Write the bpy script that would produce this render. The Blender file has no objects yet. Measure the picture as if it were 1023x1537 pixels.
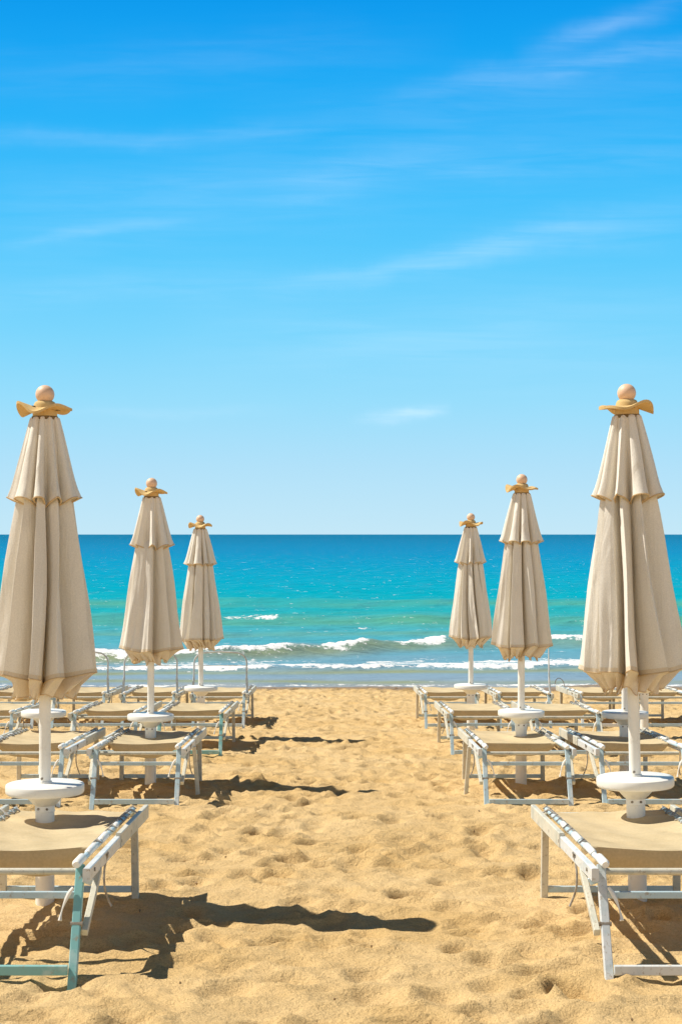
import bpy, math, random
import numpy as np
from mathutils import Vector, Matrix

random.seed(7)
sc = bpy.context.scene
col = sc.collection
R = math.radians

# ------------------------------------------------------------------ place
CAM_Z = 2.857                 # camera above sea level
SLOPE = 0.0486                # the beach falls towards the sea
ROW = 8.93
def ground(y):
    return CAM_Z - 1.382 - SLOPE * y

# ------------------------------------------------------------------ noise
def _hash(ix, iy, seed):
    n = (ix.astype(np.int64) * 374761393 + iy.astype(np.int64) * 668265263 + seed * 974711) & 0x7fffffff
    n = ((n ^ (n >> 13)) * 1274126177) & 0x7fffffff
    n = n ^ (n >> 16)
    return (n & 0xffff) / 65535.0
def vnoise(x, y, seed=0):
    ix = np.floor(x); iy = np.floor(y)
    fx = x - ix; fy = y - iy
    def g(dx, dy):
        a = _hash(ix + dx, iy + dy, seed) * 2 * math.pi
        return np.cos(a) * (fx - dx) + np.sin(a) * (fy - dy)
    ux = fx * fx * fx * (fx * (fx * 6 - 15) + 10)
    uy = fy * fy * fy * (fy * (fy * 6 - 15) + 10)
    a = g(0, 0) * (1 - ux) + g(1, 0) * ux
    b = g(0, 1) * (1 - ux) + g(1, 1) * ux
    return (a * (1 - uy) + b * uy) * 1.4
def sstep(a, b, x):
    t = np.clip((x - a) / (b - a), 0, 1)
    return t * t * (3 - 2 * t)

# ------------------------------------------------------------------ materials
def new_mat(name):
    m = bpy.data.materials.new(name); m.use_nodes = True
    nt = m.node_tree
    for n in list(nt.nodes): nt.nodes.remove(n)
    out = nt.nodes.new('ShaderNodeOutputMaterial')
    return m, nt, out
def N(nt, kind, **kw):
    n = nt.nodes.new('ShaderNode' + kind)
    for k, v in kw.items():
        if k in n.inputs: n.inputs[k].default_value = v
        else: setattr(n, k, v)
    return n
def ramp(nt, stops, interp='LINEAR'):
    n = nt.nodes.new('ShaderNodeValToRGB')
    cr = n.color_ramp; cr.interpolation = interp
    while len(cr.elements) > 1: cr.elements.remove(cr.elements[-1])
    for i, (p, c) in enumerate(stops):
        e = cr.elements[0] if i == 0 else cr.elements.new(p)
        e.position = p; e.color = (c[0], c[1], c[2], 1)
    return n
def lin(r, g, b):
    f = lambda c: (c / 255 / 12.92) if c <= 10 else (((c / 255) + .055) / 1.055) ** 2.4
    return (f(r), f(g), f(b))
def mixrgb(nt, fac, a, b, mode='MIX'):
    n = nt.nodes.new('ShaderNodeMix'); n.data_type = 'RGBA'; n.blend_type = mode
    for idx, v in ((0, fac), (6, a), (7, b)):
        if isinstance(v, bpy.types.NodeSocket): nt.links.new(v, n.inputs[idx])
        elif idx == 0: n.inputs[0].default_value = v
        else: n.inputs[idx].default_value = (v[0], v[1], v[2], 1)
    return n.outputs[2]
def mth(nt, op, a, b=None, c=None, clamp=False):
    n = nt.nodes.new('ShaderNodeMath'); n.operation = op; n.use_clamp = clamp
    for i, v in enumerate((a, b, c)):
        if v is None: continue
        if isinstance(v, bpy.types.NodeSocket): nt.links.new(v, n.inputs[i])
        else: n.inputs[i].default_value = v
    return n.outputs[0]

def paint(name, base, worn, rough=.4, amount=.5, scale=9., dirt=None):
    m, nt, out = new_mat(name)
    tc = N(nt, 'TexCoord')
    n1 = N(nt, 'TexNoise', Scale=scale, Detail=6., Roughness=.65)
    nt.links.new(tc.outputs['Object'], n1.inputs['Vector'])
    r1 = ramp(nt, [(amount - .06, (0, 0, 0)), (amount + .1, (1, 1, 1))])
    nt.links.new(n1.outputs[0], r1.inputs[0])
    c = mixrgb(nt, r1.outputs[0], base, worn)
    n2 = N(nt, 'TexNoise', Scale=scale * 7, Detail=4., Roughness=.7)
    nt.links.new(tc.outputs['Object'], n2.inputs['Vector'])
    r2 = ramp(nt, [(.57, (0, 0, 0)), (.70, (.8, .8, .8))])
    nt.links.new(n2.outputs[0], r2.inputs[0])
    c = mixrgb(nt, r2.outputs[0], c, dirt or (.33, .26, .17))
    b = N(nt, 'BsdfPrincipled', Roughness=rough)
    nt.links.new(c, b.inputs['Base Color'])
    b.inputs['Specular IOR Level'].default_value = .45
    bp = N(nt, 'Bump', Strength=.15, Distance=.004)
    nt.links.new(n2.outputs[0], bp.inputs['Height']); nt.links.new(bp.outputs[0], b.inputs['Normal'])
    nt.links.new(b.outputs[0], out.inputs[0])
    return m
def fabric(name, base, second, trans, tint, scale=3., weave=180., stretch=1., wr=(.45, .010)):
    m, nt, out = new_mat(name)
    tc = N(nt, 'TexCoord')
    n1 = N(nt, 'TexNoise', Scale=scale, Detail=5., Roughness=.6)
    nt.links.new(tc.outputs['Object'], n1.inputs['Vector'])
    r1 = ramp(nt, [(.35, (0, 0, 0)), (.68, (1, 1, 1))])
    nt.links.new(n1.outputs[0], r1.inputs[0])
    c = mixrgb(nt, r1.outputs[0], base, second)
    n2 = N(nt, 'TexNoise', Scale=weave, Detail=2.)
    nt.links.new(tc.outputs['Object'], n2.inputs['Vector'])
    r2 = ramp(nt, [(.3, (.93, .93, .93)), (.7, (1.05, 1.05, 1.05))])
    nt.links.new(n2.outputs[0], r2.inputs[0])
    c = mixrgb(nt, 1., c, r2.outputs[0], 'MULTIPLY')
    b = N(nt, 'BsdfPrincipled', Roughness=.85)
    b.inputs['Specular IOR Level'].default_value = .2
    nt.links.new(c, b.inputs['Base Color'])
    n3 = N(nt, 'TexNoise', Scale=14., Detail=5., Distortion=.6)
    mpw = N(nt, 'Mapping'); mpw.inputs['Scale'].default_value = (1, 1, stretch)
    nt.links.new(tc.outputs['Object'], mpw.inputs[0]); nt.links.new(mpw.outputs[0], n3.inputs['Vector'])
    bp = N(nt, 'Bump', Strength=wr[0], Distance=wr[1])
    nt.links.new(n3.outputs[0], bp.inputs['Height'])
    bp2 = N(nt, 'Bump', Strength=.25, Distance=.001)
    nt.links.new(n2.outputs[0], bp2.inputs['Height']); nt.links.new(bp.outputs[0], bp2.inputs['Normal'])
    nt.links.new(bp2.outputs[0], b.inputs['Normal'])
    t = N(nt, 'BsdfTranslucent')
    ct = mixrgb(nt, 1., c, tint, 'MULTIPLY')
    nt.links.new(ct, t.inputs[0])
    mx = N(nt, 'MixShader'); mx.inputs[0].default_value = trans
    nt.links.new(b.outputs[0], mx.inputs[1]); nt.links.new(t.outputs[0], mx.inputs[2])
    nt.links.new(mx.outputs[0], out.inputs[0])
    return m

M = {}
M['metal_white'] = paint('white_painted_metal', (.68, .70, .69), (.48, .56, .58), .38, .56, 7.)
M['metal_cream'] = paint('cream_painted_metal', (.64, .61, .50), (.48, .49, .42), .45, .52, 7.)
M['metal_aqua'] = paint('pale_aqua_painted_metal', (.44, .57, .62), (.68, .72, .71), .4, .55, 5.)
M['metal_teal'] = paint('teal_painted_metal', (.22, .47, .46), (.60, .68, .64), .4, .60, 4.)
M['plastic'] = paint('white_plastic', (.86, .84, .77), (.80, .78, .71), .35, .5, 3., (.70, .67, .6))
M['metal_grey'] = paint('grey_tube', (.42, .46, .47), (.62, .66, .66), .35, .5, 8.)
M['cord'] = paint('weathered_cord', (.42, .40, .36), (.24, .22, .2), .8, .5, 20.)
M['bolt'] = paint('rusty_bolt', (.16, .12, .08), (.3, .27, .22), .6, .5, 30.)
M['canopy'] = fabric('beige_canvas', (.90, .865, .78), (.84, .80, .71), .16, (1.0, .84, .58), 3., 180., .22, (.55, .022))
M['hem_band'] = fabric('beige_hem', (.86, .79, .64), (.80, .72, .57), .3, (1.0, .82, .5), 3., 180., .3, (.4, .012))
M['hem'] = fabric('ochre_trim', (.80, .66, .43), (.72, .58, .36), .3, (1., .8, .45))
M['sling'] = fabric('tan_sling_mesh', (.65, .54, .335), (.54, .44, .26), .13, (1., .62, .2), 4., 90.)
M['leather'] = fabric('ochre_leather', (.76, .55, .26), (.66, .46, .19), .12, (1., .7, .3), 18.)
M['collar'] = paint('dark_leather', (.13, .08, .03), (.2, .13, .05), .7, .5, 20.)
M['wood'] = paint('peach_painted_wood', (.80, .55, .38), (.76, .50, .33), .5, .5, 8., (.66, .44, .28))

# ------------------------------------------------------------------ mesh builder
class MB:
    def __init__(s): s.v = []; s.f = []
    def beam(s, p, q, w, h, up=(0, 0, 1), ch=.22):
        p = Vector(p); q = Vector(q); d = (q - p).normalized()
        side = d.cross(Vector(up)).normalized(); u = side.cross(d).normalized()
        a, b = w / 2, h / 2; c = min(a, b) * ch * 2 * .5
        prof = [(a, b - c), (a - c, b), (-a + c, b), (-a, b - c), (-a, -b + c), (-a + c, -b), (a - c, -b), (a, -b + c)]
        i0 = len(s.v)
        for e, k in ((p, 1), (q, 1)):
            for x, y in prof: s.v.append(tuple(e + side * x + u * y))
        for i in range(8):
            j = (i + 1) % 8
            s.f.append((i0 + i, i0 + j, i0 + 8 + j, i0 + 8 + i))
        s.f.append(tuple(i0 + i for i in reversed(range(8)))); s.f.append(tuple(i0 + 8 + i for i in range(8)))
        return s
    def tube(s, pts, r, n=10, cap=True):
        pts = [Vector(p) for p in pts]; i0 = len(s.v)
        rr = r if isinstance(r, (list, tuple)) else [r] * len(pts)
        ref = None
        for k, p in enumerate(pts):
            d = (pts[min(k + 1, len(pts) - 1)] - pts[max(k - 1, 0)]).normalized()
            if ref is None:
                ref = d.cross(Vector((0, 0, 1)) if abs(d.z) < .9 else Vector((1, 0, 0))).normalized()
            ref = (ref - d * ref.dot(d)).normalized(); b = d.cross(ref)
            for i in range(n):
                a = 2 * math.pi * i / n
                s.v.append(tuple(p + (ref * math.cos(a) + b * math.sin(a)) * rr[k]))
        for k in range(len(pts) - 1):
            for i in range(n):
                j = (i + 1) % n; a = i0 + k * n
                s.f.append((a + i, a + j, a + n + j, a + n + i))
        if cap:
            s.f.append(tuple(i0 + i for i in reversed(range(n))))
            e = i0 + (len(pts) - 1) * n
            s.f.append(tuple(e + i for i in range(n)))
        return s
    def lathe(s, prof, n=40, c=(0, 0)):
        i0 = len(s.v)
        for r, z in prof:
            for i in range(n):
                a = 2 * math.pi * i / n
                s.v.append((c[0] + r * math.cos(a), c[1] + r * math.sin(a), z))
        for k in range(len(prof) - 1):
            for i in range(n):
                j = (i + 1) % n; a = i0 + k * n
                s.f.append((a + i, a + j, a + n + j, a + n + i))
        if prof[0][0] > 1e-4: s.f.append(tuple(i0 + i for i in reversed(range(n))))
        if prof[-1][0] > 1e-4:
            e = i0 + (len(prof) - 1) * n; s.f.append(tuple(e + i for i in range(n)))
        return s
    def grid(s, rows, closed=False):
        i0 = len(s.v); n = len(rows[0])
        for r in rows: s.v.extend(tuple(p) for p in r)
        for k in range(len(rows) - 1):
            for i in range(n if closed else n - 1):
                j = (i + 1) % n; a = i0 + k * n
                s.f.append((a + i, a + j, a + n + j, a + n + i))
        return s
    def build(s, name, mat, parent=None, smooth=40):
        me = bpy.data.meshes.new(name); me.from_pydata(s.v, [], s.f); me.materials.append(mat)
        if smooth:
            me.polygons.foreach_set('use_smooth', [True] * len(me.polygons))
            me.set_sharp_from_angle(angle=R(smooth))
        me.update()
        o = bpy.data.objects.new(name, me); col.objects.link(o)
        if parent: o.parent = parent
        return o
def empty(name, loc, rot=(0, 0, 0)):
    o = bpy.data.objects.new(name, None); o.empty_display_size = .2
    o.location = loc; o.rotation_euler = rot; col.objects.link(o); return o
def tag(o, label=None, cat=None, group=None, kind=None):
    if label: o['label'] = label
    if cat: o['category'] = cat
    if group: o['group'] = group
    if kind: o['kind'] = kind
    return o
def copy_tree(o, parent=None):
    c = o.copy(); col.objects.link(c); c.parent = parent
    for ch in list(o.children): copy_tree(ch, c)
    return c
def grid_mesh(name, X, Y, Z, mat, attrs=None):
    nr, nc = X.shape
    co = np.stack([X, Y, Z], -1).reshape(-1, 3).astype(np.float32)
    idx = np.arange(nr * nc).reshape(nr, nc)
    q = np.stack([idx[:-1, :-1], idx[:-1, 1:], idx[1:, 1:], idx[1:, :-1]], -1).reshape(-1, 4)
    me = bpy.data.meshes.new(name)
    me.vertices.add(len(co)); me.vertices.foreach_set('co', co.ravel())
    me.loops.add(q.size); me.loops.foreach_set('vertex_index', q.ravel().astype(np.int32))
    me.polygons.add(len(q))
    me.polygons.foreach_set('loop_start', np.arange(0, q.size, 4, dtype=np.int32))
    me.polygons.foreach_set('use_smooth', np.ones(len(q), dtype=bool))
    me.update(calc_edges=True)
    for k, v in (attrs or {}).items():
        a = me.attributes.new(k, 'FLOAT', 'POINT'); a.data.foreach_set('value', v.ravel().astype(np.float32))
    me.materials.append(mat)
    o = bpy.data.objects.new(name, me); col.objects.link(o); return o

# ------------------------------------------------------------------ sand
def sand_material():
    m, nt, out = new_mat('golden_sand')
    g = N(nt, 'NewGeometry')
    n1 = N(nt, 'TexNoise', Scale=1.1, Detail=7., Roughness=.6); nt.links.new(g.outputs['Position'], n1.inputs['Vector'])
    r1 = ramp(nt, [(.36, (.63, .43, .19)), (.66, (.72, .52, .265))]); nt.links.new(n1.outputs[0], r1.inputs[0])
    n2 = N(nt, 'TexNoise', Scale=140., Detail=3., Roughness=.7); nt.links.new(g.outputs['Position'], n2.inputs['Vector'])
    r2 = ramp(nt, [(.28, (.62, .6, .56)), (.5, (1, 1, 1)), (.75, (1.12, 1.12, 1.1))]); nt.links.new(n2.outputs[0], r2.inputs[0])
    c = mixrgb(nt, 1., r1.outputs[0], r2.outputs[0], 'MULTIPLY')
    n5 = N(nt, 'TexNoise', Scale=9., Detail=6., Roughness=.75); nt.links.new(g.outputs['Position'], n5.inputs['Vector'])
    r5 = ramp(nt, [(.60, (0, 0, 0)), (.74, (.45, .45, .45))]); nt.links.new(n5.outputs[0], r5.inputs[0])
    c = mixrgb(nt, r5.outputs[0], c, (.40, .25, .10))
    # wet sand by the water line
    sx = N(nt, 'SeparateXYZ'); nt.links.new(g.outputs['Position'], sx.inputs[0])
    n4 = N(nt, 'TexNoise', Scale=.35, Detail=5.); nt.links.new(g.outputs['Position'], n4.inputs['Vector'])
    yy = mth(nt, 'MULTIPLY_ADD', n4.outputs[0], 3.0, sx.outputs['Y'])
    wet = N(nt, 'MapRange'); wet.inputs['From Min'].default_value = 29.6; wet.inputs['From Max'].default_value = 30.8
    nt.links.new(yy, wet.inputs['Value'])
    c2 = mixrgb(nt, wet.outputs[0], c, (.30, .19, .085))
    b = N(nt, 'BsdfPrincipled'); nt.links.new(c2, b.inputs['Base Color'])
    rr = N(nt, 'MapRange'); rr.inputs['To Min'].default_value = .95; rr.inputs['To Max'].default_value = .35
    nt.links.new(wet.outputs[0], rr.inputs['Value']); nt.links.new(rr.outputs[0], b.inputs['Roughness'])
    b.inputs['Specular IOR Level'].default_value = .15
    n3 = N(nt, 'TexNoise', Scale=28., Detail=6., Roughness=.7); nt.links.new(g.outputs['Position'], n3.inputs['Vector'])
    bp0 = N(nt, 'Bump', Strength=.6, Distance=.05); nt.links.new(n5.outputs[0], bp0.inputs['Height'])
    bp = N(nt, 'Bump', Strength=.8, Distance=.022); nt.links.new(n3.outputs[0], bp.inputs['Height']); nt.links.new(bp0.outputs[0], bp.inputs['Normal'])
    bp2 = N(nt, 'Bump', Strength=.4, Distance=.003); nt.links.new(n2.outputs[0], bp2.inputs['Height'])
    nt.links.new(bp.outputs[0], bp2.inputs['Normal']); nt.links.new(bp2.outputs[0], b.inputs['Normal'])
    nt.links.new(b.outputs[0], out.inputs[0])
    return m
def build_sand():
    xs = np.concatenate([-np.geomspace(400, 9.5, 40), np.arange(-9.3, 9.31, .03), np.geomspace(9.5, 400, 40)])
    ys = [4.0]
    while ys[-1] < 31.5: ys.append(ys[-1] + .02 * max(1, ys[-1] / 8))
    ys = np.concatenate([np.linspace(-120, 3.9, 40), np.array(ys), np.array([33, 36, 40, 50, 70.])])
    X, Y = np.meshgrid(xs, ys)
    rng = np.random.default_rng(3)
    H = .014 * vnoise(X * .9, Y * .9, 1) + .013 * vnoise(X * 2.3, Y * 2.6, 2) + .014 * vnoise(X * 5, Y * 6, 3)
    w = vnoise(X * 1.1, Y * 1.1, 8)
    H += .013 * (1 - 2 * np.abs(vnoise(X * 4.2 + w, Y * 5.0 + w, 4))) + .007 * vnoise(X * 13, Y * 13, 5)
    # footprints trodden all over
    n = 8500
    px = rng.uniform(-9, 9, n); py = 4.2 + (30.2 - 4.2) * rng.uniform(0, 1, n)
    for i in range(n):
        a = rng.normal(math.pi / 2, .8); L = rng.uniform(.075, .14); W = rng.uniform(.055, .095); d = rng.uniform(.011, .035)
        rad = L * 2
        i0, i1 = np.searchsorted(xs, [px[i] - rad, px[i] + rad]); j0, j1 = np.searchsorted(ys, [py[i] - rad, py[i] + rad])
        if i1 <= i0 or j1 <= j0: continue
        dx = X[j0:j1, i0:i1] - px[i]; dy = Y[j0:j1, i0:i1] - py[i]
        u = (dx * math.cos(a) + dy * math.sin(a)) / L; v = (-dx * math.sin(a) + dy * math.cos(a)) / W
        r2 = u * u + v * v
        H[j0:j1, i0:i1] += -d * np.exp(-r2 * r2 * 1.1) + d * .45 * np.exp(-((np.sqrt(r2) - 1.35) / .3) ** 2) * (1 + .5 * v / (1 + np.abs(v)))
    fade = sstep(31.0, 28.2, Y) * .93 + .07
    und = .11 * vnoise(X * .22, Y * .1, 91) + .02 * vnoise(X * .7, Y * .3, 92)
    side = sstep(14, 9, np.abs(X)) * sstep(2, 4.2, Y)
    Z = ground(Y) + H * fade * (.35 + .65 * side) + und * sstep(26, 30, Y)
    Z = np.where(Y < 0, ground(0) + .02, Z)
    o = grid_mesh('sand', X, Y, Z, sand_material())
    tag(o, 'golden trodden sand sloping down to the sea', 'beach', kind='structure')
build_sand()

# ------------------------------------------------------------------ sea
def sea_material():
    m, nt, out = new_mat('sea_water')
    g = N(nt, 'NewGeometry')
    sx = N(nt, 'SeparateXYZ'); nt.links.new(g.outputs['Position'], sx.inputs[0])
    big = N(nt, 'TexNoise', Scale=1., Detail=5., Roughness=.6)
    mp = N(nt, 'Mapping'); mp.inputs['Scale'].default_value = (.03, .11, 1)
    nt.links.new(g.outputs['Position'], mp.inputs[0]); nt.links.new(mp.outputs[0], big.inputs['Vector'])
    lg = mth(nt, 'LOGARITHM', mth(nt, 'MAXIMUM', sx.outputs['Y'], 10.), 10.)
    lg = mth(nt, 'ADD', lg, mth(nt, 'MULTIPLY_ADD', big.outputs[0], .16, -.08))
    t = N(nt, 'MapRange'); t.inputs['From Min'].default_value = 1.45; t.inputs['From Max'].default_value = 3.2
    nt.links.new(lg, t.inputs['Value'])
    P = lambda Y: (math.log10(Y) - 1.45) / 1.75
    st = [(30.5, (.27, .31, .34)), (31.5, (.22, .31, .40)), (34, (.18, .31, .41)), (38, (.11, .31, .41)), (44, (.07, .33, .41)), (50, (.035, .33, .39)), (59, (.015, .33, .38)),
          (75, (.0, .31, .41)), (100, (.0, .29, .43)), (150, (.0, .25, .43)), (260, (.0, .20, .40)), (600, (.0, .165, .34)), (1500, (.0, .14, .285))]
    cr = ramp(nt, [(P(y), c) for y, c in st]); nt.links.new(t.outputs[0], cr.inputs[0])
    c = cr.outputs[0]
    # streaks of ripples
    rp = N(nt, 'TexNoise', Scale=1., Detail=6., Roughness=.62)
    mp2 = N(nt, 'Mapping'); mp2.inputs['Scale'].default_value = (.5, 1.5, 1)
    nt.links.new(g.outputs['Position'], mp2.inputs[0]); nt.links.new(mp2.outputs[0], rp.inputs['Vector'])
    af = N(nt, 'Attribute', attribute_name='face')
    fy = N(nt, 'MapRange'); fy.inputs['From Min'].default_value = 38.; fy.inputs['From Max'].default_value = 50.
    nt.links.new(sx.outputs['Y'], fy.inputs['Value'])
    fc = mixrgb(nt, fy.outputs[0], (.25, .29, .16), (.085, .33, .245))
    fq = N(nt, 'TexNoise', Scale=1., Detail=3.)
    mp5 = N(nt, 'Mapping'); mp5.inputs['Scale'].default_value = (.22, .3, 1)
    nt.links.new(g.outputs['Position'], mp5.inputs[0]); nt.links.new(mp5.outputs[0], fq.inputs['Vector'])
    fqr = ramp(nt, [(.30, (.35, .35, .35)), (.6, (1, 1, 1))]); nt.links.new(fq.outputs[0], fqr.inputs[0])
    c = mixrgb(nt, mth(nt, 'MULTIPLY', af.outputs['Fac'], fqr.outputs[0]), c, fc)
    b = N(nt, 'MixShader'); b.inputs[0].default_value = .10
    wr = N(nt, 'TexNoise', Scale=1., Detail=8., Roughness=.72)
    mp4 = N(nt, 'Mapping'); mp4.inputs['Scale'].default_value = (.55, .22, 1)
    nt.links.new(g.outputs['Position'], mp4.inputs[0]); nt.links.new(mp4.outputs[0], wr.inputs['Vector'])
    wrr = ramp(nt, [(.36, (.01, .01, .01)), (.55, (.09, .09, .09)), (.68, (.34, .34, .34))]); nt.links.new(wr.outputs[0], wrr.inputs[0])
    nt.links.new(wrr.outputs[0], b.inputs[0])
    bd = N(nt, 'BsdfDiffuse'); bgl = N(nt, 'BsdfGlossy', Roughness=.18)
    nt.links.new(c, bd.inputs[0]); nt.links.new(bd.outputs[0], b.inputs[1]); nt.links.new(bgl.outputs[0], b.inputs[2])
    bp = N(nt, 'Bump', Strength=.95, Distance=.26); nt.links.new(rp.outputs[0], bp.inputs['Height'])
    rp2 = N(nt, 'TexNoise', Scale=1., Detail=4., Roughness=.6)
    mp3 = N(nt, 'Mapping'); mp3.inputs['Scale'].default_value = (2.5, 6, 1)
    nt.links.new(g.outputs['Position'], mp3.inputs[0]); nt.links.new(mp3.outputs[0], rp2.inputs['Vector'])
    bp2 = N(nt, 'Bump', Strength=.7, Distance=.04); nt.links.new(rp2.outputs[0], bp2.inputs['Height']); nt.links.new(bp.outputs[0], bp2.inputs['Normal'])
    nt.links.new(bp2.outputs[0], bd.inputs['Normal']); nt.links.new(bp2.outputs[0], bgl.inputs['Normal'])
    # foam
    ff = N(nt, 'Attribute', attribute_name='foam')
    fn = N(nt, 'TexNoise', Scale=4.5, Detail=9., Roughness=.78); nt.links.new(g.outputs['Position'], fn.inputs['Vector'])
    fn2 = N(nt, 'TexNoise', Scale=.9, Detail=3.); nt.links.new(g.outputs['Position'], fn2.inputs['Vector'])
    s_ = mth(nt, 'ADD', ff.outputs['Fac'], mth(nt, 'ADD', mth(nt, 'MULTIPLY_ADD', fn.outputs[0], 3.0, -1.5), mth(nt, 'MULTIPLY_ADD', fn2.outputs[0], 1.6, -.8)))
    fr = ramp(nt, [(.47, (0, 0, 0)), (.60, (1, 1, 1))]); nt.links.new(s_, fr.inputs[0])
    d = N(nt, 'BsdfPrincipled', Roughness=.8); d.inputs['Base Color'].default_value = (.84, .85, .84, 1)
    d.inputs['Specular IOR Level'].default_value = .1
    fb = N(nt, 'Bump', Strength=.8, Distance=.08); nt.links.new(fn.outputs[0], fb.inputs['Height']); nt.links.new(fb.outputs[0], d.inputs['Normal'])
    mx = N(nt, 'MixShader'); nt.links.new(fr.outputs[0], mx.inputs[0]); nt.links.new(b.outputs[0], mx.inputs[1]); nt.links.new(d.outputs[0], mx.inputs[2])
    nt.links.new(mx.outputs[0], out.inputs[0])
    return m
def build_sea():
    u = np.concatenate([-np.geomspace(300, 19.5, 30), np.arange(-19, 19.01, .075), np.geomspace(19.5, 300, 30)])
    ys = list(np.arange(28.6, 62, .07))
    while ys[-1] < 260: ys.append(ys[-1] * 1.005)
    while ys[-1] < 30000: ys.append(ys[-1] * 1.05)
    ys = np.array(ys)
    U, Y = np.meshgrid(u, ys)
    X = U * np.maximum(1, Y / 62)
    wob = 1.0 * vnoise(X * .11, Y * .05, 11) + .35 * vnoise(X * .5, Y * .2, 12)
    Z = np.zeros_like(X); foam = np.zeros_like(X); face = np.zeros_like(X)
    def swell(Yc, amp, front, back, foamf, olive, foamw=1.0, wobble=.5):
        nonlocal Z, foam, face
        d = Y - (Yc + wobble * wob)
        prof = np.where(d < 0, np.exp(-(d / front) ** 2), np.exp(-(d / back) ** 2))
        va = 1 + .35 * vnoise(X * .35, Y * 0 + Yc, 21)
        Z += amp * prof * va
        face = np.maximum(face, olive * np.exp(-((d + front * .75) / (front * .8)) ** 2))
        if foamf is not None:
            k = foamf * np.where(d < 0, np.exp(-(d / (front * .85 * foamw)) ** 2), np.exp(-(d / (back * .35 * foamw)) ** 2))
            foam = np.maximum(foam, k)
            Z += k * .05 * (vnoise(X * 5, Y * 5, 31) + .6 * vnoise(X * 11, Y * 11, 32))
    seg = lambda a, b, s: sstep(a - s, a + s, X) * sstep(b + s, b - s, X)
    nz = vnoise(X * .8, Y * 0, 41)
    swell(66, .20, 2.2, 3.0, None, .75)
    swell(51.5, .30, 1.7, 2.6, np.maximum(seg(-3.5, -1.9, .25), .75 * seg(-12, -9.5, .3)) * (.80 + .35 * nz), 1.0, .55)
    swell(58.5, .07, .8, 2.0, None, .2)
    # the main breaking wave, oblique to the shore
    Yc2 = 36.2 + 5.2 * sstep(-4.5, 4.5, X) + .02 * X
    f2 = np.maximum.reduce([.30 + 0 * X, seg(-12, -1.05, .2), seg(-.35, .85, .2) , seg(1.45, 2.75, .2), seg(4.6, 13, .2)])
    swell(Yc2, .27, .75, 2.2, f2 * (1.0 + .25 * nz), .95, .8, .45)
    swell(46.5, .08, .9, 1.6, seg(-6, -4.5, .3) * .5, .5)
    # the low bore running up, foam all along it
    Yc3 = 34.1 + .10 * X + .25 * vnoise(X * .4, Y * 0, 51)
    swell(Yc3, .085, .35, 1.1, .86 + .4 * vnoise(X * .7, Y * 0, 52) + .35 * vnoise(X * 2.2, Y * 0, 53), 0, 1.0, .2)
    d3 = Y - (Yc3 + .2 * wob)
    face = np.maximum(face, 1.0 * np.exp(-((d3 + .70) / .38) ** 2))
    # torn lace behind it
    lace = .64 * sstep(0, .4, d3) * sstep(3.6, .8, d3) * (.75 + .5 * sstep(0, 3, X))
    foam = np.maximum(foam, lace)
    # water's edge
    edge = 30.75 + .35 * vnoise(X * .35, Y * 0, 61) + .12 * vnoise(X * 1.7, Y * 0, 62)
    de = Y - edge
    foam = np.maximum(foam, .50 * np.exp(-(de / .22) ** 2))
    face = np.maximum(face, (.75 + .5 * vnoise(X * .6, Y * 0, 63)) * np.exp(-((Y - 31.3 - .4 * wob) / .35) ** 2))
    Z += -.02 * sstep(.6, -.4, de) * 1.0
    chop = .045 * vnoise(X * .55, Y * 1.2, 71) + .03 * vnoise(X * 1.3, Y * 2.6, 72) + .07 * vnoise(X * .14, Y * .42, 73)
    Z += chop * sstep(31, 46, Y) * sstep(300, 160, Y)
    Z += .006 * vnoise(X * 1.6, Y * 3, 74) * sstep(30, 33, Y)
    # scattered white flecks on the open water
    fl = sstep(.50, .62, vnoise(X * .5, Y * 1.3, 81)) * sstep(55, 70, Y) * sstep(240, 120, Y) * .12
    foam = np.maximum(foam, fl)
    o = grid_mesh('sea', X, Y, Z, sea_material(), {'foam': foam, 'face': face})
    tag(o, 'turquoise sea with small breaking waves at the shore', 'sea', kind='structure')
build_sea()

# ------------------------------------------------------------------ parasols
def catmull(pts, n):
    out = []
    P = [pts[0]] + pts + [pts[-1]]
    for k in range(1, len(P) - 2):
        p0, p1, p2, p3 = P[k - 1], P[k], P[k + 1], P[k + 2]
        for i in range(n):
            t = i / n
            out.append(tuple(.5 * (2 * b + (c - a) * t + (2 * a - 5 * b + 4 * c - d) * t * t + (-a + 3 * b - 3 * c + d) * t ** 3) for a, b, c, d in zip(p0, p1, p2, p3)))
    return out
def lobe(kind, c, v):
    """one fold: ridge at c, valleys of radius v at both ends"""
    if kind == 'sharp':
        return [(0, v), (c * .22, v + .05), (c * .55, v + (1 - v) * .50), (c * .86, .90), (c * .96, .985), (c, 1.0), (c + (1 - c) * .04, .985), (c + (1 - c) * .16, .91), (c + (1 - c) * .5, v + (1 - v) * .60), (c + (1 - c) * .82, v + (1 - v) * .18), (1, v)]
    if kind == 'broad':
        return [(1 - u, r) for u, r in reversed(lobe('flat', 1 - c, v))]
    if kind == 'flat':
        return [(0, v), (c * .3, v + .03), (c * .62, v + (1 - v) * .55), (c * .88, .92), (c * .97, .985), (c, 1.0), (c + (1 - c) * .05, .99), (c + (1 - c) * .35, .925), (c + (1 - c) * .75, .86), (.985, .80), (1.06, .775), (1.075, .74), (1.03, .60), (1, v)]
    k = c - .48
    return [(0, v), (.11 + k * .3, v + .02), (.085 + k * .5, v + .24), (.13 + k * .7, .86), (.27 + k, .97), (.44 + k, 1.0), (.60 + k, .975), (.78 + k * .7, .86), (.87 + k * .5, v + .26), (.85 + k * .3, v + .02), (1, v)]
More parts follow.
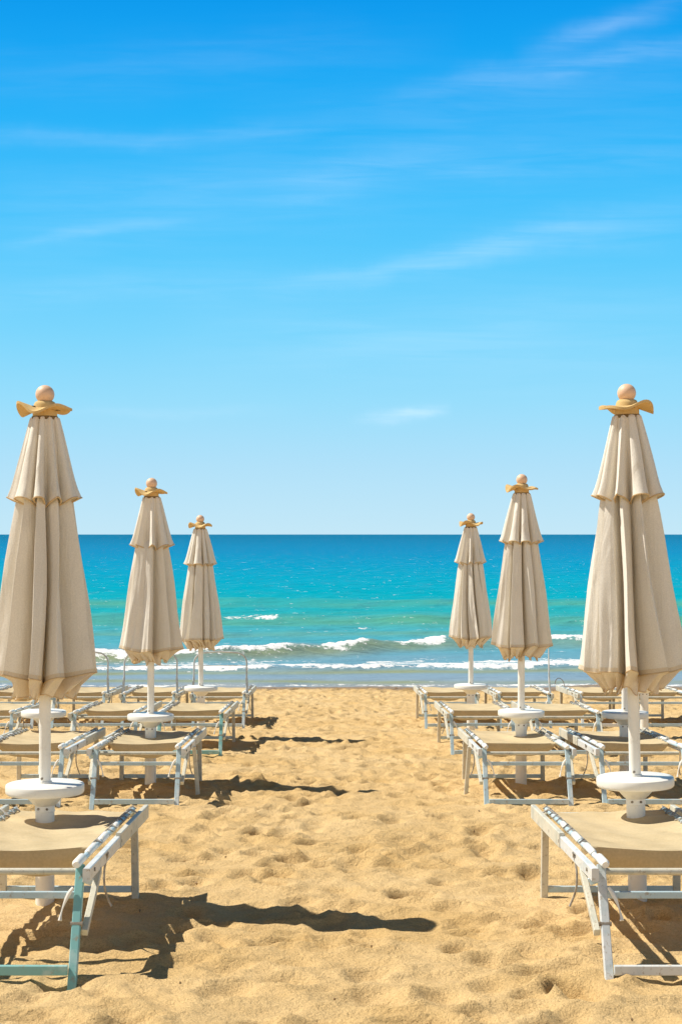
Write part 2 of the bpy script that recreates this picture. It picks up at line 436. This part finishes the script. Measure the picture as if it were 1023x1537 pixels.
def pleat_ring(rng, ws, kinds, v, per):
    """one closed ring of folds in (angle, radius fraction)"""
    tot = sum(ws); a = 0; ring = []
    for w in ws:
        w = w / tot * 2 * math.pi; R_ = rng.uniform(.94, 1.03)
        bs = lobe(rng.choice(kinds), rng.uniform(.34, .62), v * rng.uniform(.55, 1.12))
        for (u, r) in catmull(bs, per):
            ring.append((a + u * w, r * (1 + (R_ - 1) * r), r))
        a += w
    return ring
def make_parasol(seed, spin=0., scale=1.):
    rng = random.Random(seed)
    root = empty('beach_parasol', (0, 0, 0))
    # pole, base tube, tray
    MB().lathe([(.0275, .57), (.0275, 2.33), (.0, 2.335)], 28).build('pole', M['plastic'], root)
    MB().lathe([(.0445, -.35), (.0445, .44), (.047, .442), (.047, .452), (.046, .456), (.046, .475), (.0, .476)], 32).build('base_tube', M['plastic'], root)
    tr = MB().lathe([(.046, .470), (.055, .476), (.088, .512), (.093, .522), (.178, .527), (.183, .532), (.185, .54), (.185, .564), (.182, .571), (.176, .574), (.034, .577), (.033, .585), (.0, .586)], 56)
    tr.build('tray', M['plastic'], root)
    for z, rr_, a0 in ((.60, .0275, -1.9), (.458, .046, -1.2), (.458, .046, -2.1)):
        x, y = math.cos(a0), math.sin(a0)
        MB().tube([(x * (rr_ - .004), y * (rr_ - .004), z), (x * (rr_ + .005), y * (rr_ + .005), z)], .006, 8).build('screw', M['bolt'], root)
    # lower canopy
    ws = [rng.uniform(.6, 1.5) for _ in range(rng.choice([9, 9, 10]))]
    twist = rng.uniform(-.2, .35)
    ring = pleat_ring(rng, ws, ['sharp', 'flat', 'flat', 'flat', 'broad'], .42, 5)
    ph = rng.uniform(0, 6.28) + spin
    wave = [(rng.uniform(.03, .075), rng.randint(2, 7), rng.uniform(0, 6.28)) for _ in range(4)]
    rows = []
    H = [2.0, 1.97, 1.93, 1.89, 1.84, 1.74, 1.62, 1.5, 1.38, 1.27, 1.2, 1.15, 1.12, 1.10]
    top, bot = 1.95, 1.10
    def Rl(h):
        t = min(1, max(0, (1.97 - h) / (1.97 - 1.10)))
        r0 = .126 + (.258 - .126) * t ** .92
        return r0 * (1 - .5 * max(0, (h - 1.93) / .07)) if h > 1.93 else r0
    for k, h in enumerate(H):
        t = (2.02 - h) / (2.02 - 1.10)
        row = []
        for (a, r, rd) in ring:
            dep = .82 + .24 * t
            rr = Rl(h) * (1 - dep * (1 - r)) * (1 + .02 * math.sin(7 * a + 9 * t + seed) + .014 * t * math.sin(31 * a + 4 * t))
            drop = .035 * t ** 6 * max(0, min(1, (1 - rd) / .6))       # the folds hang lower inside
            ang = a + ph + twist * t + sum(A * math.sin(f * a + 5 * t + p) for A, f, p in wave) * .35
            rr = max(rr, .036)
            row.append((rr * math.cos(ang), rr * math.sin(ang), h - drop + .008 * math.sin(3 * a + seed) * t))
        rows.append(row)
    can = MB().grid(rows, True).build('canopy', M['canopy'], root, 60)
    hem = rows[-1]
    MB().tube([(x, y, z) for x, y, z in hem] + [hem[0]], .0035, 6, False).build('hem', M['hem'], can)
    bl, tl = rows[-1], rows[-2]
    band = []
    for q in (0., .5, 1.):
        band.append([((x0 + (x1 - x0) * q) * 1.008, (y0 + (y1 - y0) * q) * 1.008, z0 + (z1 - z0) * q) for (x0, y0, z0), (x1, y1, z1) in zip(bl, tl)])
    MB().grid(band, True).build('hem_band', M['hem_band'], can, 60)
    # inner folds hanging round the pole (valance tucked in)
    nv = len(rows[-1]); rows2 = []
    sh = rng.uniform(.35, .6) * rng.choice([-1, 1])
    ruf = [(rng.uniform(.4, 1.), rng.choice([11, 16, 21, 27]), rng.uniform(0, 6.28)) for _ in range(4)]
    for k in range(9):
        q = k / 8; row = []
        for j, (x, y, z) in enumerate(rows[-1]):
            a = math.atan2(y, x); r = math.hypot(x, y)
            w = sum(A * math.sin(f * a + p) for A, f, p in ruf) / 2.2
            r1 = r * .985; r2 = .130 + .024 * w
            rr = r1 + (r2 - r1) * q ** .8 + .012 * w * math.sin(math.pi * q)
            aa = a + sh * q * .5 + .05 * q * w
            row.append((rr * math.cos(aa), rr * math.sin(aa), z - .004 - (.080 + .010 * w) * q ** 1.1))
        rows2.append(row)
    va = MB().grid(rows2, True).build('valance', M['hem_band'], root, 60)
    MB().tube(rows2[-1] + [rows2[-1][0]], .003, 6, False).build('hem', M['hem'], va)
    # upper tier
    ring3 = pleat_ring(rng, ws, ['bell', 'bell', 'sharp'], .44, 6)
    rows3 = []
    H3 = [2.312, 2.306, 2.29, 2.24, 2.18, 2.12, 2.06, 2.01, 1.97, 1.945, 1.93]
    for h in H3:
        t = (2.306 - h) / (2.306 - 1.93); t = max(0, t)
        row = []
        for (a, r, rd) in ring3:
            dep = .40 + .52 * t
            f = max(0., (r - .42) / .58); r = .42 + .58 * f ** (1.9 - 1.1 * t)
            base = (.060 if h > 2.31 else .072) + (.172 - .072) * t ** .95
            rr = base * (1 - dep * (1 - r)) * (1 + .012 * math.sin(11 * a + 5 * t))
            if t > .86: rr *= 1 + .05 * (t - .86) / .14
            dz = -.034 * t ** 5 * (1 - rd) / .5
            row.append((rr * math.cos(a + ph), rr * math.sin(a + ph), h + dz))
        rows3.append(row)
    up = MB().grid(rows3, True).build('upper_canopy', M['canopy'], root, 60)
    hem3 = rows3[-1]
    MB().tube(list(hem3) + [hem3[0]], .004, 6, False).build('hem', M['hem'], up)
    # collar, wavy cap brim, crown and finial ball
    MB().lathe([(.050, 2.29), (.062, 2.305), (.062, 2.313), (.05, 2.318), (.045, 2.335), (.04, 2.34)], 32).build('collar', M['collar'], root)
    br = MB(); n = 64; rr_ = []
    p1, p2 = rng.uniform(0, 6.28), rng.uniform(0, 6.28)
    def brim_z(a, t):
        return 2.350 + .004 * t + t * (.015 * math.sin(4 * a + p1) + .015 * math.sin(3 * a + p2) - .006)
    layers = []
    for side in (0, 1):
        rs = []
        for t in (0, .2, .4, .6, .8, .93, 1.0):
            rs.append([((.044 + t * .085 * (1 + .06 * math.sin(5 * a + p2))) * math.cos(a), (.044 + t * .085 * (1 + .06 * math.sin(5 * a + p2))) * math.sin(a), brim_z(a, t) + (.006 if side == 0 else -.006)) for a in [2 * math.pi * i / n for i in range(n)]])
        layers.append(rs)
    br.grid(layers[0] + layers[1][::-1], True)
    cap = br.build('cap_brim', M['leather'], root, 60)
    MB().lathe([(.058, 2.313), (.057, 2.34), (.054, 2.356), (.052, 2.370), (.046, 2.382), (.030, 2.390), (0, 2.392)], 32).build('cap_crown', M['leather'], root)
    for k in range(3):
        a = p1 + 2.1 * k; t = .28; r_ = .044 + t * .083
        z = brim_z(a, t)
        MB().lathe([(.011, z - .008), (.011, z + .0075), (.004, z + .0085), (0, z + .0085)], 12, (r_ * math.cos(a), r_ * math.sin(a))).build('eyelet', M['collar'], cap)
    ball = [(.0445 * math.sin(math.pi * i / 20), 2.4185 - .0445 * math.cos(math.pi * i / 20)) for i in range(21)]
    MB().lathe(ball, 36).build('finial_ball', M['wood'], root)
    return root
G_P = 'closed beige parasols on white poles along the sand aisle'
pxw = lambda px, z: (px - 504) * z / 272.0
PAR = [  # px of the pole, row depth, base lift, scale, seed, label
    (68, .86, .0, 1.0, 11, 'largest closed parasol on the left, its pole rising through the nearest teal legged lounger'),
    (956, .872, .022, 1.0, 24, 'largest closed parasol on the right, its pole rising through the nearest whitish legged lounger'),
    (226, 1.45, .0, 1.0, 5, 'medium sized closed parasol left of the aisle, between the largest and smallest left parasols'),
    (781, 1.45, .03, 1.0, 38, 'medium sized closed parasol right of the aisle, between the largest and smallest right parasols'),
    (302, 2.0, .0, 1.0, 41, 'smallest closed parasol left of the aisle, beside the lounger with an arched shade frame'),
    (706, 2.0, .02, 1.0, 57, 'smallest closed parasol right of the aisle, the one closest to the breaking waves'),
    (66, 1.5, .0, 1.0, 63, 'closed parasol hidden behind the largest left one, only its white round tray peeking out'),
    (937, 1.45, .02, 1.0, 72, 'closed parasol hidden behind the largest right one, white tray showing either side of its pole'),
    (966, 2.0, .03, 1.0, 83, 'farthest closed parasol at the right edge, only its short white pole showing above a lounger'),
]
for i, (px, z, lift, s, seed, label) in enumerate(PAR):
    p = make_parasol(seed, spin=.3 * i)
    y = z * ROW
    p.location = (pxw(px, z), y, ground(y) + lift); p.scale = (s,) * 3
    p.rotation_euler = (0, {1: -.022, 2: .004, 3: .003, 4: -.004}.get(i, 0), 0)
    tag(p, label, 'parasol', G_P)

# ------------------------------------------------------------------ loungers
def make_lounger(legmat, yf=.62, post=0, seed=0, hoop=None, rail='metal_white'):
    rng = random.Random(seed)
    root = empty('sun_lounger', (0, 0, 0))
    hw = .30
    for s in (-1, 1):
        lg = MB().beam((s * hw, -.02, -.07), (s * (hw - .002), .205, .405), .033, .028, (0, 1, 0)).build('leg', legmat, root)
        MB().tube([(s * (hw + .024), .10, .20), (s * (hw - .024), .10, .20)], .009, 8).build('bolt', M['bolt'], lg)
        MB().beam((s * (hw + .02), 1.77, -.07), (s * (hw + .015), 1.74, .37), .034, .028, (0, 1, 0)).build('leg', M['metal_cream'], root)
    MB().beam((-hw + .019, .012, .045), (hw - .019, .012, .045), .024, .036).build('foot_bar', legmat, root)
    MB().beam((-hw, 1.765, .05), (hw, 1.765, .05), .022, .03).build('foot_bar', M['metal_aqua'], root)
    MB().beam((-hw + .018, .155, .30), (hw - .018, .155, .30), .020, .026).build('crossbar', M['metal_aqua'], root)
    MB().tube([(-.30, yf + .03 if yf < .4 else .37, .355), (.30, yf + .03 if yf < .4 else .37, .355)], .0135, 12).build('crossbar', M['metal_cream'], root)
    for s in (-1, 1):
        x = s * (hw + .037)
        a = MB().beam((x, .09, .385), (x, 1.02, .388), .028, .050).build('side_rail', M[rail], root)
        b = MB(); b.beam((x + s * .006, .96, .394), (x + s * .008, 1.97, .398), .024, .066).build('rail_extension', M['metal_cream'], a)
        # inner sling tube in sections with clamps
        MB().tube([(s * (hw - .012), .16, .412), (s * (hw - .012), 1.9, .415)], .0125, 10).build('sling_tube', M['metal_aqua'], root)
        for (y0, y1, r) in ((.13, .30, .021), (.42, .62, .018), (.78, .95, .019), (1.2, 1.32, .017)):
            MB().tube([(s * (hw - .008), y0, .417), (s * (hw - .008), y0 + .012, .42), (s * (hw - .010), y1 - .012, .421), (s * (hw - .010), y1, .418)], [r * .6, r * .85, r * .85, r * .6], 12).build('clamp', M['plastic'], a)
        for yb in (.2, .55, .98, 1.3):
            MB().tube([(x - s * .02, yb, .39), (x + s * .019, yb, .39)], .008, 8).build('bolt', M['bolt'], a)
        # folded prop hanging from the rail
        MB().beam((x + s * .006, .38, .36), (x - s * .008, .11, .165), .024, .032, (0, 1, 0)).build('hanging_prop', M['metal_cream'], root)
        # bracket between leg and rail
        MB().beam((s * (hw + .005), .185, .36), (s * (hw + .037), .20, .345), .05, .03, (0, 0, 1)).build('bracket', M['metal_aqua'], root)
        # lacing cord
        pts = []
        for k in range(13):
            t = k / 12
            pts.append((s * (hw + .062 - .02 * math.sin(t * 3.14)), .50 + .10 * t + .02 * math.sin(9 * t), .41 - .23 * t + .02 * math.sin(6 * t)))
        MB().tube(pts, .0045, 6).build('cord', M['cord'], root)
        pts = [(s * (hw - .02 - .045 * math.sin(u)), .14 - .02 * u, .31 - .05 * u + .02 * math.cos(2 * u)) for u in [k * .2 for k in range(9)]]
        MB().tube(pts, [.006 + .003 * math.sin(k * .9) for k in range(9)], 7).build('hook', M['plastic'], root)
        lb = MB(); lp = []
        for k in range(11):
            y = yf + .06 + (1.80 - yf) * k / 10
            lp += [(s * .262, y, .414), (s * .280, y + .02, .430), (s * .304, y + .035, .420), (s * .282, y + .055, .432)]
        lb.tube(lp, .0035, 5).build('lacing', M['cord'], root)
        # tie straps at the far corner
        MB().tube([(s * (hw - .03), 1.62, .42), (s * (hw + .01), 1.66, .445), (s * (hw + .05), 1.66, .42), (s * (hw + .04), 1.64, .36)], .005, 6).build('cord', M['cord'], root)
    if post:
        x = post * (hw + .085)
        MB().beam((x, .86, -.07), (x - post * .03, .80, .37), .030, .026, (0, 1, 0)).build('leg', M['metal_cream'], root)
    # sling
    sl = MB(); rows = []
    yb = 1.875; nx = 29; hx = .272
    ph = rng.uniform(0, 6)
    def sag(x, t): return -.030 * (1 - (x / hx) ** 2) * (.25 + .75 * math.sin(math.pi * min(1, t * 1.0 + .05)))
    def pt(x, y, t):
        return (x * (1 + .008 * math.sin(y * 26)), y, .414 + sag(x, t) + .004 * math.sin(9 * x + 7 * y + ph))
    # front drop
    for k in range(6):
        q = 1 - k / 5
        row = []
        for i in range(nx):
            x = -hx + 2 * hx * i / (nx - 1); e = 1 - (abs(x) / hx) ** 5
            dz = (.085 * e + .008 * math.sin(11 * x + ph) + .006 * math.sin(23 * x)) * q + .012 * q * q
            z0 = pt(x, yf, 0)[2]
            row.append((x, yf + .022 * q * e - .006 * math.sin(q * 3.14) , z0 - dz))
        rows.append(row)
    for k in range(1, 41):
        t = k / 40; y = yf + (yb - yf) * t
        rows.append([(lambda q: (q[0], q[1], q[2] + .0035 * math.sin(24 * y + 6 * q[0] + ph) * abs(q[0]) / hx + .003 * math.sin(9 * y + 30 * q[0])))(pt(-hx + 2 * hx * i / (nx - 1), y + .012 * math.sin(5 * i / nx + ph) * (t > .97), t)) for i in range(nx)])
    # fold round the far bar
    rows.append([(-hx + 2 * hx * i / (nx - 1), yb + .012, .37) for i in range(nx)])
    sl.grid(rows).build('sling', M['sling'], root, 70)
    MB().tube([(-.30, yb, .392), (.30, yb, .392)], .013, 10).build('crossbar', M['metal_cream'], root)
    if hoop == 'arch':
        y0 = .32; x = hw + .02; h = .90; r = .13
        pts = [(-x, y0, .40), (-x, y0 + .03, h - r)]
        for k in range(1, 9):
            a = math.pi / 2 * k / 8; pts.append((-x + r - r * math.cos(a), y0 + .04, h - r + r * math.sin(a)))
        pts += [(0, y0 + .045, h + .012)]
        for k in range(0, 9):
            a = math.pi / 2 * (1 - k / 8); pts.append((x - r + r * math.cos(a), y0 + .04, h - r + r * math.sin(a)))
        pts += [(x, y0 + .03, h - r), (x, y0, .40)]
        hp = MB().tube(pts, .0105, 8).build('shade_frame', M['metal_grey'], root)
        MB().tube([(-x, y0 + .03, .74), (0, y0 + .03, .745), (x, y0 + .03, .74)], .004, 6).build('shade_bar', M['metal_white'], hp)
        for s in (-1, 1):
            MB().tube([(s * (x + .012), y0 - .01, .36), (s * x, y0 + .012, .60)], [.017, .014], 10).build('stem', M['metal_grey'], hp)
    elif hoop == 'post':
        x = hw + .03
        hp = MB().tube([(x, .3, .40), (x - .01, .32, .62), (x - .012, .33, .95)], [.014, .011, .006], 8).build('shade_post', M['metal_white'], root)
        pts = [(x + .12 + .06 * math.cos(a), .3, .46 + .10 * math.sin(a) + .02 * a) for a in [k * .4 for k in range(9)]]
        MB().tube(pts, .005, 6).build('shade_wire', M['cord'], hp)
    return root
G_L = 'folding sun loungers with tan slings in rows on the sand'
SLR = -math.atan(SLOPE)
zA, zB, zC = 1.283, 1.74, 2.16
LNG = [  # near-left x of the leg pair in 1/272 m, row depth, maker args, label
    (-431, .677, dict(legmat=M['metal_teal'], yf=.62, seed=1), 'sun lounger nearest the camera on the left, with teal front legs and foot bar'),
    (278, .677, dict(legmat=M['metal_white'], yf=.62, seed=2), 'sun lounger nearest the camera on the right, with whitish front legs and foot bar'),
    (-470, zA, dict(legmat=M['metal_aqua'], post=1, seed=3), 'pale blue legged lounger left of the aisle, under the medium left parasol'),
    (-698, zA, dict(legmat=M['metal_aqua'], post=0, seed=4), 'lounger cut by the left edge just behind the white tray of the largest left parasol'),
    (290, zA, dict(legmat=M['metal_aqua'], post=-1, seed=5), 'pale blue legged lounger right of the aisle, under the medium right parasol'),
    (518, zA, dict(legmat=M['metal_aqua'], post=0, seed=6), 'lounger cut by the right edge just behind the white tray of the largest right parasol'),
    (-465, zB, dict(legmat=M['metal_teal'], seed=7), 'teal legged lounger by the aisle on the left, just behind the medium left parasol'),
    (-690, zB, dict(legmat=M['metal_aqua'], seed=8), 'lounger between the largest left parasol pole and the medium left parasol tray'),
    (-1018, zB, dict(legmat=M['metal_aqua'], seed=9), 'lounger at the left edge below the largest left parasol, beside the half hidden tray'),
    (304, zB, dict(legmat=M['metal_aqua'], seed=10), 'aisle side lounger on the right, touching the left of the medium right parasol tray'),
    (529, zB, dict(legmat=M['metal_aqua'], seed=11), 'lounger just right of the medium right parasol tray, left of the half hidden tray'),
    (-463, zC, dict(legmat=M['metal_aqua'], seed=12, hoop='arch'), 'lounger with a whole arched shade frame beside the aisle, under the smallest left parasol'),
    (-693, zC, dict(legmat=M['metal_aqua'], seed=13, hoop='arch'), 'lounger with an arched shade frame behind the medium left parasol pole'),
    (-921, zC, dict(legmat=M['metal_aqua'], seed=14, hoop='arch'), 'lounger with an arched shade frame, partly hidden by the largest left parasol'),
    (-1149, zC, dict(legmat=M['metal_aqua'], seed=15), 'sea side lounger at the far left edge, below the hem of the largest left parasol'),
    (292, zC, dict(legmat=M['metal_aqua'], seed=16), 'sea side lounger beside the aisle on the right, under the smallest right parasol'),
    (533, zC, dict(legmat=M['metal_aqua'], seed=17, hoop='post'), 'sea side lounger with a single upright shade post, right of the medium right parasol pole'),
    (800, zC, dict(legmat=M['metal_white'], seed=18), 'white legged sea side lounger just left of the largest right parasol pole'),
    (985, zC, dict(legmat=M['metal_aqua'], seed=19), 'sea side lounger at the right edge with the farthest parasol pole rising from it'),
]
for xl, z, kw, label in LNG:
    o = make_lounger(rail='metal_cream' if z > 1.5 else 'metal_white', **kw)
    y = z * ROW
    o.location = ((xl + 81.5) / 272, y, ground(y)); o.rotation_euler = (SLR, 0, 0)
    tag(o, label, 'sun lounger', G_L)

# ------------------------------------------------------------------ bits on the sand
def build_bits():
    rng = random.Random(5); mb = MB()
    for k in range(170):
        y = 4.6 + 25.5 * rng.random() ** .8; x = rng.uniform(-.24, .24) * (y + 2)
        s = rng.uniform(.002, .006) * (1 + y / 40); i0 = len(mb.v); z = ground(y) + .012
        a = rng.uniform(0, 3.14); L = rng.choice([1, 1, 1.6, 3])
        for dx, dy, dz in ((L, 0, 0), (0, 1, 0), (-L, 0, .2), (0, -1, .1), (0, 0, 1.1), (0, 0, -2.5)):
            mb.v.append((x + s * (dx * math.cos(a) - dy * math.sin(a)) * rng.uniform(.7, 1.2), y + s * (dx * math.sin(a) + dy * math.cos(a)), z + s * dz))
        for f in ((0, 1, 4), (1, 2, 4), (2, 3, 4), (3, 0, 4), (1, 0, 5), (2, 1, 5), (3, 2, 5), (0, 3, 5)):
            mb.f.append(tuple(i0 + j for j in f))
    m = paint('dry_seaweed', (.20, .13, .06), (.34, .23, .12), .9, .5, 3.)
    tag(mb.build('seaweed_bits', m, None, 0), 'dark dry seaweed bits and pebbles scattered over the sand', 'seaweed', kind='stuff')
build_bits()

# ------------------------------------------------------------------ sky, sun, camera
SUN = Vector((-.73, .21, 1.0)).normalized()
el = math.asin(SUN.z)
w = bpy.data.worlds.new('World'); sc.world = w; w.use_nodes = True
nt = w.node_tree
for n in list(nt.nodes): nt.nodes.remove(n)
wo = nt.nodes.new('ShaderNodeOutputWorld'); bg = nt.nodes.new('ShaderNodeBackground')
SKY_S = .10
FILL_BACK = (.78, .78, .78)
SKY_K = .80
bg.inputs[1].default_value = SKY_S
sky = nt.nodes.new('ShaderNodeTexSky'); sky.sky_type = 'NISHITA'; sky.sun_disc = False
sky.sun_elevation = el; sky.sun_rotation = math.atan2(SUN.x, SUN.y)
sky.air_density = 1.0; sky.dust_density = .4; sky.ozone_density = 3.0
tc = nt.nodes.new('ShaderNodeTexCoord')
sp = nt.nodes.new('ShaderNodeSeparateXYZ'); nt.links.new(tc.outputs['Generated'], sp.inputs[0])
def el_of(py): return math.sin(math.atan((802 - py) / 2430))
stops = [(0, (196, 232, 248)), (el_of(770), (190, 230, 249)), (el_of(700), (176, 225, 250)), (el_of(600), (150, 221, 252)), (el_of(500), (121, 213, 253)), (el_of(400), (92, 203, 253)),
         (el_of(300), (64, 192, 252)), (el_of(200), (38, 180, 249)), (el_of(100), (14, 168, 245)), (el_of(0), (0, 154, 238)), (.42, (30, 90, 145)), (.6, (36, 60, 86)), (1, (28, 44, 64))]
cr = ramp(nt, [(p, lin(*c)) for p, c in stops]); nt.links.new(mth(nt, 'MAXIMUM', sp.outputs['Z'], 0.), cr.inputs[0])
deep = mixrgb(nt, 1., cr.outputs[0], (SKY_K / SKY_S,) * 3, 'MULTIPLY')
base0 = mixrgb(nt, .02, deep, sky.outputs[0])
# added fill light: bright patch in the unseen sky behind the camera
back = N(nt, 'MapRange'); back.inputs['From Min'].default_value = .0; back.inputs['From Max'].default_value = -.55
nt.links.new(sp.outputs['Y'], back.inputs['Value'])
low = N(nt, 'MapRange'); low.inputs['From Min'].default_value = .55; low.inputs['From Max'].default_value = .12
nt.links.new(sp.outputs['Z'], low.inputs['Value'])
base = mixrgb(nt, mth(nt, 'MULTIPLY', back.outputs[0], low.outputs[0]), base0, tuple(c / SKY_S for c in FILL_BACK))
# thin cirrus streaks, placed by compass bearing and elevation
u = mth(nt, 'DIVIDE', sp.outputs['X'], mth(nt, 'MAXIMUM', sp.outputs['Y'], .05))
v = mth(nt, 'DIVIDE', sp.outputs['Z'], mth(nt, 'MAXIMUM', sp.outputs['Y'], .05))
cb = nt.nodes.new('ShaderNodeCombineXYZ'); nt.links.new(u, cb.inputs[0]); nt.links.new(v, cb.inputs[1])
wn = N(nt, 'TexNoise', Scale=9., Detail=5., Roughness=.6); nt.links.new(cb.outputs[0], wn.inputs['Vector'])
warp = mth(nt, 'MULTIPLY_ADD', wn.outputs[0], .03, -.015)
def streak(x0, y0, x1, y1, thick, strength, power=1.):
    ax, ay = (x0 - 504) / 2430, (802 - y0) / 2430; bx, by = (x1 - 504) / 2430, (802 - y1) / 2430
    L = math.hypot(bx - ax, by - ay); dx, dy = (bx - ax) / L, (by - ay) / L
    du = mth(nt, 'SUBTRACT', u, ax); dv = mth(nt, 'SUBTRACT', v, ay)
    s = mth(nt, 'DIVIDE', mth(nt, 'ADD', mth(nt, 'MULTIPLY', du, dx), mth(nt, 'MULTIPLY', dv, dy)), L)
    d = mth(nt, 'ADD', mth(nt, 'SUBTRACT', mth(nt, 'MULTIPLY', dv, dx), mth(nt, 'MULTIPLY', du, dy)), warp)
    g = mth(nt, 'DIVIDE', d, thick / 2430); g = mth(nt, 'EXPONENT', mth(nt, 'MULTIPLY', mth(nt, 'MULTIPLY', g, g), -1.))
    e = mth(nt, 'SUBTRACT', mth(nt, 'MULTIPLY', s, 2.), 1.); e = mth(nt, 'MULTIPLY', e, e)
    e = mth(nt, 'SUBTRACT', 1., e, clamp=True)
    return mth(nt, 'MULTIPLY', mth(nt, 'MULTIPLY', g, e), strength)
fib = N(nt, 'TexNoise', Scale=1., Detail=7., Roughness=.6, Distortion=.4)
mpn = N(nt, 'Mapping'); mpn.inputs['Rotation'].default_value = (0, 0, R(-12)); mpn.inputs['Scale'].default_value = (9, 110, 1)
nt.links.new(cb.outputs[0], mpn.inputs[0]); nt.links.new(mpn.outputs[0], fib.inputs['Vector'])
fr = ramp(nt, [(.30, (.15, .15, .15)), (.68, (1.1, 1.1, 1.1))]); nt.links.new(fib.outputs[0], fr.inputs[0])
tot = None
for a in [(380, 440, 940, 340, 18, .26), (600, 410, 1150, 290, 34, .15), (-200, 214, 560, 204, 16, .13), (770, 84, 1050, -10, 17, .22), (560, 150, 1200, 36, 18, .18),
          (0, 364, 300, 330, 9, .13), (-200, 460, 520, 415, 24, .12), (380, 300, 720, 205, 26, .10), (520, 632, 680, 616, 9, .62), (60, 610, 460, 620, 8, .10),
          (500, 255, 1200, 230, 22, .09), (200, 460, 1150, 570, 60, .08), (-100, 300, 560, 250, 34, .09), (-200, 400, 1200, 170, 60, .10), (200, 560, 1200, 430, 50, .09), (-200, 130, 700, 60, 40, .07), (300, 200, 1200, 90, 40, .09)]:
    s = streak(*a); tot = s if tot is None else mth(nt, 'ADD', tot, s)
cl = mth(nt, 'MULTIPLY', mth(nt, 'MULTIPLY', tot, .58), fr.outputs[0], clamp=True)
hz = N(nt, 'MapRange'); hz.inputs['From Min'].default_value = .02; hz.inputs['From Max'].default_value = .05
nt.links.new(sp.outputs['Y'], hz.inputs['Value'])
cl = mth(nt, 'MULTIPLY', cl, hz.outputs[0])
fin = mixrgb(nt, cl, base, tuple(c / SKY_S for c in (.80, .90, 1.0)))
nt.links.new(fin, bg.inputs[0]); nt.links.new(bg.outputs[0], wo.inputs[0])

ld = bpy.data.lights.new('sun', 'SUN'); ld.energy = 5.0; ld.angle = R(.5); ld.color = (1, .93, .82)
lo = bpy.data.objects.new('sun', ld); col.objects.link(lo)
lo.rotation_euler = SUN.to_track_quat('Z', 'Y').to_euler()

cd = bpy.data.cameras.new('camera'); cd.sensor_fit = 'AUTO'; cd.sensor_width = 36; cd.lens = 2430 / 1537 * 36
cd.shift_x = 7.5 / 1537; cd.shift_y = 33.5 / 1537; cd.clip_end = 100000; cd.clip_start = .1
co = bpy.data.objects.new('camera', cd); col.objects.link(co)
co.location = (0, 0, CAM_Z); co.rotation_euler = (R(90), 0, 0); sc.camera = co

sc.render.engine = 'CYCLES'
sc.view_settings.view_transform = 'Standard'; sc.view_settings.look = 'None'
sc.view_settings.exposure = .33; sc.view_settings.gamma = 1
sc.cycles.use_denoising = True
sc.cycles.max_bounces = 8
